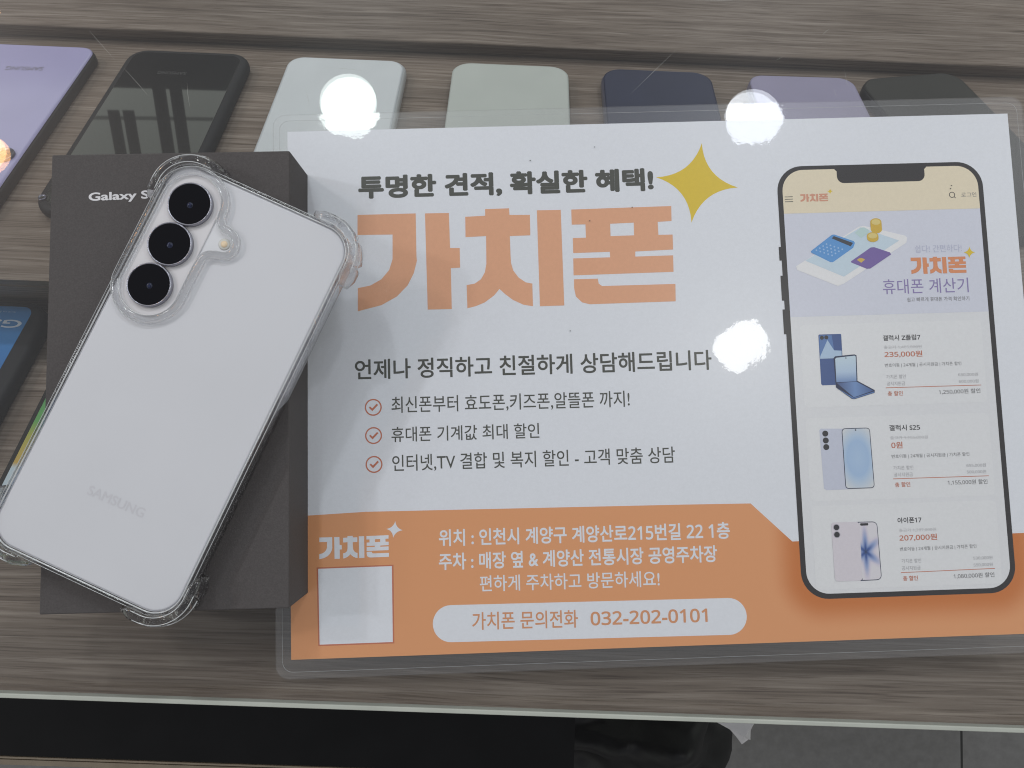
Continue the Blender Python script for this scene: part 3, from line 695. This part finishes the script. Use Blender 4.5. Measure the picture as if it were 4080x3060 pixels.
# ---- the telephone picture on the leaflet
tel = flat('printed_phone', rrect(ox0, oy0, ox1, oy1, .0105, 10), z(3), border, LF)
bt = 11 / 5330
for a_, b_ in (((0.19840, -0.05350), (0.19841, -0.05912)), ((0.19823, -0.06538), (0.19865, -0.07559)), ((0.19834, -0.07919), (0.19807, -0.08927))):
    box('side_button', ox0 - .0009, ox0 + .001, min(a_[1], b_[1]), max(a_[1], b_[1]), z(3) - .00001, z(3) + .000005, border, tel)
sx0, sx1, sy0, sy1 = ox0 + bt, ox1 - bt, oy0 + bt * .95, oy1 - bt * .8
full = rrect(sx0, sy0, sx1, sy1, .0088, 10)
hy = ((0.20133, -0.03984)[1] + (0.28183, -0.03976)[1]) / 2; by1 = ((0.20122, -0.08242)[1] + (0.28230, -0.08244)[1]) / 2
nx0 = (0.22414, -0.02238)[0]; nx1 = (0.26037, -0.02258)[0]; ny = ((0.22631, -0.02770)[1] + (0.25846, -0.02770)[1]) / 2
flat('screen_page', full, z(4), pale_p, tel)
hd = [(sx1, hy)] + [q for q in full if q[1] > sy1 - .0089 and q[0] > nx1]
rn = .0028
hd += [(nx1 + .001, sy1), (nx1, sy1 - .001)] + [(nx1 - rn + rn * math.cos(R(-90 * k / 6)), ny + rn + rn * math.sin(R(-90 * k / 6))) for k in range(7)]
hd += [(nx0 + rn - rn * math.sin(R(90 * k / 6)), ny + rn - rn * math.cos(R(90 * k / 6))) for k in range(7)] + [(nx0, sy1 - .001), (nx0 - .001, sy1)]
hd += [q for q in full if q[1] > sy1 - .0089 and q[0] < nx0] + [(sx0, hy)]
flat('notch', rrect(nx0 - .001, ny, nx1 + .001, sy1 + .0004, .001, 3), z(5), border, tel)
flat('page_header', hd, z(6), beige_p, tel)
flat('page_banner', [(sx0, hy), (sx0, by1), (sx1, by1), (sx1, hy)], z(5), lav_p, tel)
def TT(body, pl, pr, hpx, m, bold=0.0, i=7, name='screen_text'): return T(body, pl, pr, hpx * .26471, m, i, bold, name, tel)
for yy in (377, 397, 418):
    a_, b_ = (0.20212, -0.03270), (0.20545, -0.03268); dy = (yy - 377) * .26471 / 5330
    flat('menu_bar', [(a_[0], a_[1] - dy), (b_[0], b_[1] - dy), (b_[0], b_[1] - dy - .00028), (a_[0], a_[1] - dy - .00028)], z(7), dark, tel)
shopname((0.20853, -0.03344), (0.21987, -0.03344), 17.5, printed('print_salmon', (.66, .32, .22)), 7, tel)
star([(0.22101, -0.02987), (0.21972, -0.03107), (0.22086, -0.03218), (0.22205, -0.03093)], yellow, 7, .16, tel)
sc_, sr = (0.27101, -0.03381), 25 * .26471 / 5330
def circ(c, r, n=28): return [(c[0] + r * math.cos(2 * math.pi * k / n), c[1] + r * math.sin(2 * math.pi * k / n)) for k in range(n)]
flat('search_icon', [circ(sc_, sr), circ(sc_, sr * .78)[::-1], [(sc_[0] + sr * .6, sc_[1] - sr * .75), (sc_[0] + sr * .75, sc_[1] - sr * .6), (sc_[0] + sr * 1.2, sc_[1] - sr * 1.05), (sc_[0] + sr * 1.05, sc_[1] - sr * 1.2)]], z(7), near_black, tel)
TT('로그인', (0.27480, -0.03391), (0.28104, -0.03388), 38, mid_grey)
# calculator picture
ill = [('banner_phone', [(0.20500, -0.06169), (0.23171, -0.04604), (0.23365, -0.04574), (0.25044, -0.05029), (0.25118, -0.05118), (0.25073, -0.05320), (0.22410, -0.06930), (0.22154, -0.07028), (0.20540, -0.06321)], printed('print_ivory', (.82, .82, .84)), 7),
       ('banner_screen', [(0.20889, -0.05952), (0.23235, -0.04637), (0.24778, -0.05225), (0.22419, -0.06653)], printed('print_sky', (.58, .70, .80)), 8),
       ('calculator', [(0.21139, -0.05564), (0.22034, -0.04919), (0.22135, -0.04902), (0.22919, -0.05198), (0.22964, -0.05276), (0.22875, -0.05476), (0.22009, -0.06045), (0.21909, -0.06042), (0.21155, -0.05631)], printed('print_blue', (.11, .32, .68)), 9),
       ('calculator_display', [(0.22116, -0.04967), (0.22879, -0.05273), (0.22779, -0.05413), (0.22024, -0.05061)], printed('print_slate', (.05, .055, .07)), 10),
       ('bank_card', [(0.22747, -0.06030), (0.23593, -0.05481), (0.23729, -0.05470), (0.24365, -0.05706), (0.24405, -0.05789), (0.23517, -0.06346), (0.23366, -0.06352), (0.22758, -0.06081)], printed('print_violet', (.19, .13, .38)), 9),
       ('card_chip', [(0.22991, -0.05977), (0.23111, -0.05904), (0.23202, -0.05907), (0.23327, -0.05971), (0.23158, -0.06103)], printed('print_gold', (.66, .45, .10)), 10),
       ('bank_note', [(0.22983, -0.04854), (0.23259, -0.04648), (0.23385, -0.04641), (0.23588, -0.04759), (0.23555, -0.04870), (0.23229, -0.05085)], printed('print_mint', (.52, .68, .68)), 9)]
for n_, P_, m__, i_ in ill: flat(n_, P_, z(i_), m__, tel)
gold, gold2 = printed('print_coin', (.66, .44, .06)), printed('print_coin_top', (.74, .60, .22))
def coin(c, rx, ry, hgt, i):
    cx_, cy_ = c; q = .26471 / 5330; rx *= q; ry *= q; hgt *= q
    P = [(cx_ + rx * math.cos(R(180 * k / 12)), cy_ + ry * math.sin(R(180 * k / 12))) for k in range(13)] + [(cx_ - rx * math.cos(R(180 * k / 12)), cy_ - hgt - ry * math.sin(R(180 * k / 12))) for k in range(13)]
    flat('coin_stack', P, z(i), gold, tel)
    flat('coin_top', [(cx_ + rx * .8 * math.cos(R(15 * k)), cy_ + ry * .75 * math.sin(R(15 * k))) for k in range(24)], z(i + 1), gold2, tel)
coin((0.23878, -0.04435), 46, 32, 62, 10); coin((0.23702, -0.05001), 47, 30, 22, 12)
keys = []
o_, u_, v_ = Vector((0.21291, -0.05533)), Vector((0.22074, -0.05824)) - Vector((0.21291, -0.05533)), Vector((0.21864, -0.05209)) - Vector((0.21291, -0.05533))
for a_ in range(5):
    for b_ in range(4): keys.append(circ(tuple(o_ + u_ * ((a_ + .3) / 5) + v_ * ((b_ + .2) / 4)), .00036, 10))
flat('calculator_keys', keys, z(10), printed('print_key_blue', (.32, .52, .80)), tel)
TT('쉽다! 간편하다!', (0.25394, -0.05598), (0.27317, -0.05602), 62, lav_text)
shopname((0.25187, -0.06277), (0.27443, -0.06291), 37, printed('print_logo_orange', (.72, .28, .13)), 7, tel)
star([(0.27648, -0.05560), (0.27382, -0.05792), (0.27595, -0.06031), (0.27855, -0.05805)], yellow, 8, .16, tel)
TT('휴대폰 계산기', (0.23978, -0.07116), (0.27470, -0.07131), 122, purple, -.008)
TT('쉽고 빠르게 휴대폰 가격 확인하기', (0.24923, -0.07666), (0.27460, -0.07684), 36, mid_grey)
# price cards
for (pa_, pb_) in (((0.21095, -0.08577), (0.27924, -0.11902)), ((0.21148, -0.12331), (0.27859, -0.15608)), ((0.20922, -0.15793), (0.27836, -0.19044))):
    flat('price_card', rrect(sx0 + .0035, min(pa_[1], pb_[1]), sx1 - .0035, max(pa_[1], pb_[1]), .002, 4), z(5), card_p, tel)
def card(title, tl, tr, strike, sl_, sr_, price, pl_, pr_, cl, cr, al, ar, am, aml, amr, bl_, br_, bm_, bml, bmr, ll, lr, dl, dr, tot, tol, tor):
    TT(title, tl, tr, 46, near_black, .014, 7, 'product_name')
    TT(strike, sl_, sr_, 29, faint_grey); a_, b_ = Vector(sl_), Vector(sr_)
    flat('strike_line', [tuple(a_), tuple(b_), tuple(b_ + Vector((0, .0001))), tuple(a_ + Vector((0, .0001)))], z(8), faint_grey, tel)
    TT(price, pl_, pr_, 52, red_or, .014, 7, 'price')
    TT('번호이동 | 24개월 | 공시지원금 | 가치폰 할인', cl, cr, 35, mid_grey)
    TT('가치폰 할인', al, ar, 32, light_grey); TT(am, aml, amr, 29, light_grey)
    TT('공시지원금', bl_, br_, 32, light_grey); TT(bm_, bml, bmr, 29, light_grey)
    a_, b_ = Vector(ll), Vector(lr)
    flat('rule_line', [tuple(a_), tuple(b_), tuple(b_ + Vector((0, .00024))), tuple(a_ + Vector((0, .00024)))], z(7), red_or, tel)
    TT('총 할인', dl, dr, 38, red_or, .012); TT(tot, tol, tor, 40, mid_grey, .004)
card('갤럭시 Z플립7', (0.23827, -0.09201), (0.25341, -0.09206), '출고가 1,485,000원', (0.23840, -0.09579), (0.25376, -0.09590), '235,000원', (0.23844, -0.09872), (0.25374, -0.09878), (0.23831, -0.10317), (0.26926, -0.10326),
     (0.23858, -0.10768), (0.24641, -0.10772), '650,000원', (0.26761, -0.10772), (0.27565, -0.10777), (0.23853, -0.11044), (0.24596, -0.11052), '600,000원', (0.26769, -0.11044), (0.27563, -0.11048), (0.23801, -0.11220), (0.27658, -0.11224), (0.23864, -0.11443), (0.24467, -0.11442), '1,250,000원 할인', (0.25928, -0.11447), (0.27605, -0.11439))
card('갤럭시 S25', (0.23823, -0.12814), (0.25055, -0.12823), '출고가 1,155,000원', (0.23834, -0.13210), (0.25340, -0.13223), '0원', (0.23857, -0.13502), (0.24305, -0.13502), (0.23839, -0.13956), (0.26953, -0.13957),
     (0.23870, -0.14403), (0.24670, -0.14404), '655,000원', (0.26804, -0.14399), (0.27581, -0.14404), (0.23875, -0.14669), (0.24630, -0.14674), '500,000원', (0.26798, -0.14656), (0.27570, -0.14661), (0.23833, -0.14842), (0.27663, -0.14843), (0.23890, -0.15066), (0.24498, -0.15061), '1,155,000원 할인', (0.26000, -0.15051), (0.27591, -0.15054))
card('아이폰17', (0.23890, -0.16468), (0.24837, -0.16466), '출고가 1,287,000원', (0.23920, -0.16852), (0.25393, -0.16857), '207,000원', (0.23912, -0.17152), (0.25404, -0.17149), (0.23904, -0.17595), (0.26941, -0.17571),
     (0.23934, -0.18038), (0.24707, -0.18044), '530,000원', (0.26777, -0.18027), (0.27542, -0.18024), (0.23923, -0.18322), (0.24662, -0.18318), '550,000원', (0.26770, -0.18293), (0.27525, -0.18285), (0.23871, -0.18500), (0.27603, -0.18459), (0.23938, -0.18715), (0.24525, -0.18711), '1,080,000원 할인', (0.25944, -0.18702), (0.27560, -0.18685))
# pictured products
pb1, pb2, pb3, pb4 = printed('print_deep_blue', (.05, .10, .28)), printed('print_mid_blue', (.10, .20, .45)), printed('print_ice', (.42, .56, .74)), printed('print_ink_blue', (.02, .03, .08))
flat('flip_back', [(0.21226, -0.09009), (0.21268, -0.08980), (0.22122, -0.08981), (0.22150, -0.09016), (0.22141, -0.09876), (0.22098, -0.11025), (0.21263, -0.11034), (0.21212, -0.10984)], z(7), pb1, tel)
flat('flip_cover', [(0.21245, -0.09029), (0.22130, -0.09006), (0.22106, -0.09959), (0.21229, -0.09962)], z(8), pb2, tel)
flat('cover_glow', [(0.21575, -0.09213), (0.21820, -0.09643), (0.22116, -0.09662), (0.22106, -0.09959), (0.21229, -0.09962), (0.21251, -0.09849)], z(9), pb3, tel)
flat('cover_dark', [(0.21762, -0.09020), (0.22130, -0.09006), (0.22117, -0.09652), (0.21820, -0.09633)], z(9), pb1, tel)
for c_ in ((0.21358, -0.09117), (0.21537, -0.09108)): flat('pictured_lens', circ(c_, 16 * .26471 / 5330, 16), z(10), near_black, tel)
flat('flip_body', [(0.21774, -0.09949), (0.21843, -0.09881), (0.22626, -0.09826), (0.22707, -0.09868), (0.22676, -0.10895), (0.23341, -0.11285), (0.23333, -0.11393), (0.22502, -0.11623), (0.22404, -0.11610), (0.21794, -0.11134)], z(10), pb4, tel)
flat('flip_screen', [(0.21836, -0.09990), (0.21889, -0.09942), (0.22627, -0.09880), (0.22669, -0.09916), (0.22635, -0.10914), (0.21823, -0.10928)], z(11), screen_ramp('print_flip_screen', ((0.21932, -0.10932)[1], (0.22001, -0.09896)[1], [(0, (.16, .27, .52)), (.4, (.45, .58, .76)), (1, (.55, .68, .78))]), 'Y', .8), tel)
flat('flip_base', [(0.21831, -0.10953), (0.22634, -0.10928), (0.23290, -0.11308), (0.22482, -0.11549)], z(11), screen_ramp('print_flip_base', ((0.21820, -0.11125)[0], (0.23300, -0.11170)[0], [(0, (.04, .07, .2)), (.5, (.16, .28, .55)), (1, (.04, .09, .26))]), 'X', .8), tel)
flat('flip_edge', [(0.21818, -0.11155), (0.22481, -0.11568), (0.23317, -0.11338), (0.23314, -0.11387), (0.22498, -0.11608), (0.22420, -0.11596)], z(12), pb2, tel)
flat('pictured_lens', circ((0.22269, -0.09964), 5 * .26471 / 5330, 12), z(12), near_black, tel)
flat('pictured_back', [(0.21018, -0.12815), (0.21081, -0.12758), (0.22102, -0.12790), (0.22037, -0.15180), (0.21157, -0.15190), (0.21054, -0.15124)], z(7), printed('print_haze_blue', (.58, .61, .73)), tel)
for c_ in ((0.21245, -0.12958), (0.21247, -0.13231), (0.21249, -0.13494)): flat('pictured_lens', circ(c_, 24 * .26471 / 5330, 20), z(8), near_black, tel)
def rq(A, B, C_, D_, r):                        # rounded quad
    P = []; Q = [Vector(q) for q in (A, B, C_, D_)]
    for k in range(4):
        a, b, c = Q[k - 1], Q[k], Q[(k + 1) % 4]; p0 = b + (a - b).normalized() * r; p1 = b + (c - b).normalized() * r
        for s in range(7): t = s / 6; P.append(tuple(p0 * (1 - t) ** 2 + b * 2 * t * (1 - t) + p1 * t * t))
    return P
qa, qb, qc, qd = (0.21906, -0.12774), (0.23038, -0.12775), (0.23070, -0.15165), (0.21906, -0.15166)
flat('pictured_phone', rq(qa, qb, qc, qd, .0016), z(9), pb4, tel)
cc = ((qa[0] + qb[0] + qc[0] + qd[0]) / 4, (qa[1] + qb[1] + qc[1] + qd[1]) / 4)
def inset(Q, k): return [(cc_[0] + (q[0] - cc_[0]) * k[0], cc_[1] + (q[1] - cc_[1]) * k[1]) for q in Q]
cc_ = cc
scm = radial('print_soft_blue', cc[0], cc[1], .0085, [(0, (.42, .57, .78)), (.5, (.38, .53, .76)), (.62, (.44, .58, .77)), (1.0, (.66, .69, .72))], .62)
flat('pictured_screen', rq(*inset((qa, qb, qc, qd), (.955, .977)), .0013), z(10), scm, tel)
flat('pictured_lens', circ((0.22462, -0.12855), 6 * .26471 / 5330, 12), z(11), near_black, tel)
ra, rb, rc, rd = (0.21244, -0.16459), (0.22359, -0.16466), (0.22337, -0.18737), (0.21253, -0.18739)
flat('pictured_back', rq(ra, rb, rc, rd, .0014), z(10), printed('print_blush', (.70, .66, .72)), tel)
for c_ in ((0.21440, -0.16652), (0.21441, -0.16933)):
    flat('pictured_lens', circ(c_, 28 * .26471 / 5330, 20), z(11), printed('print_lens_rim', (.5, .48, .55)), tel); flat('pictured_lens', circ(c_, 22 * .26471 / 5330, 20), z(12), near_black, tel)
ta, tb, tc_, td = (0.22232, -0.16467), (0.23070, -0.16470), (0.23102, -0.18739), (0.22258, -0.18753)
flat('pictured_phone', [tuple(ta)] + rq(ta, tb, tc_, td, .0022)[7:21] + [tuple(td)], z(8), pb4, tel)
cc_ = (0.22540, -0.17635)
flo = radial('print_bloom', cc_[0], cc_[1], .0062, [(0, (.03, .05, .12)), (.18, (.06, .12, .36)), (.42, (.30, .38, .62)), (.75, (.66, .62, .72)), (1, (.72, .70, .75))], .7, 6)
ua, ub, uc, ud = (0.22347, -0.16495), (0.23048, -0.16503), (0.23075, -0.18710), (0.22338, -0.18723)
flat('pictured_screen', [tuple(ua)] + rq(ua, ub, uc, ud, .0018)[7:21] + [tuple(ud)], z(9), flo, tel)
flat('camera_pill', [(0.22403, -0.16525), (0.22696, -0.16525), (0.22712, -0.16569), (0.22689, -0.16616), (0.22407, -0.16616), (0.22381, -0.16568)], z(11), near_black, tel)
# specks of dirt printed through the film
for q in ((0.09872, -0.01480), (0.12521, -0.00986), (0.11242, -0.08543), (0.12196, -0.04063), (0.13954, -0.03547), (0.27096, -0.02994), (0.27045, -0.03127)): flat('dirt_speck', [(q[0] - .0004, q[1]), (q[0] + .0001, q[1] - .00018), (q[0] + .0004, q[1] + .0001), (q[0], q[1] + .0002)], z(13), near_black, paper)
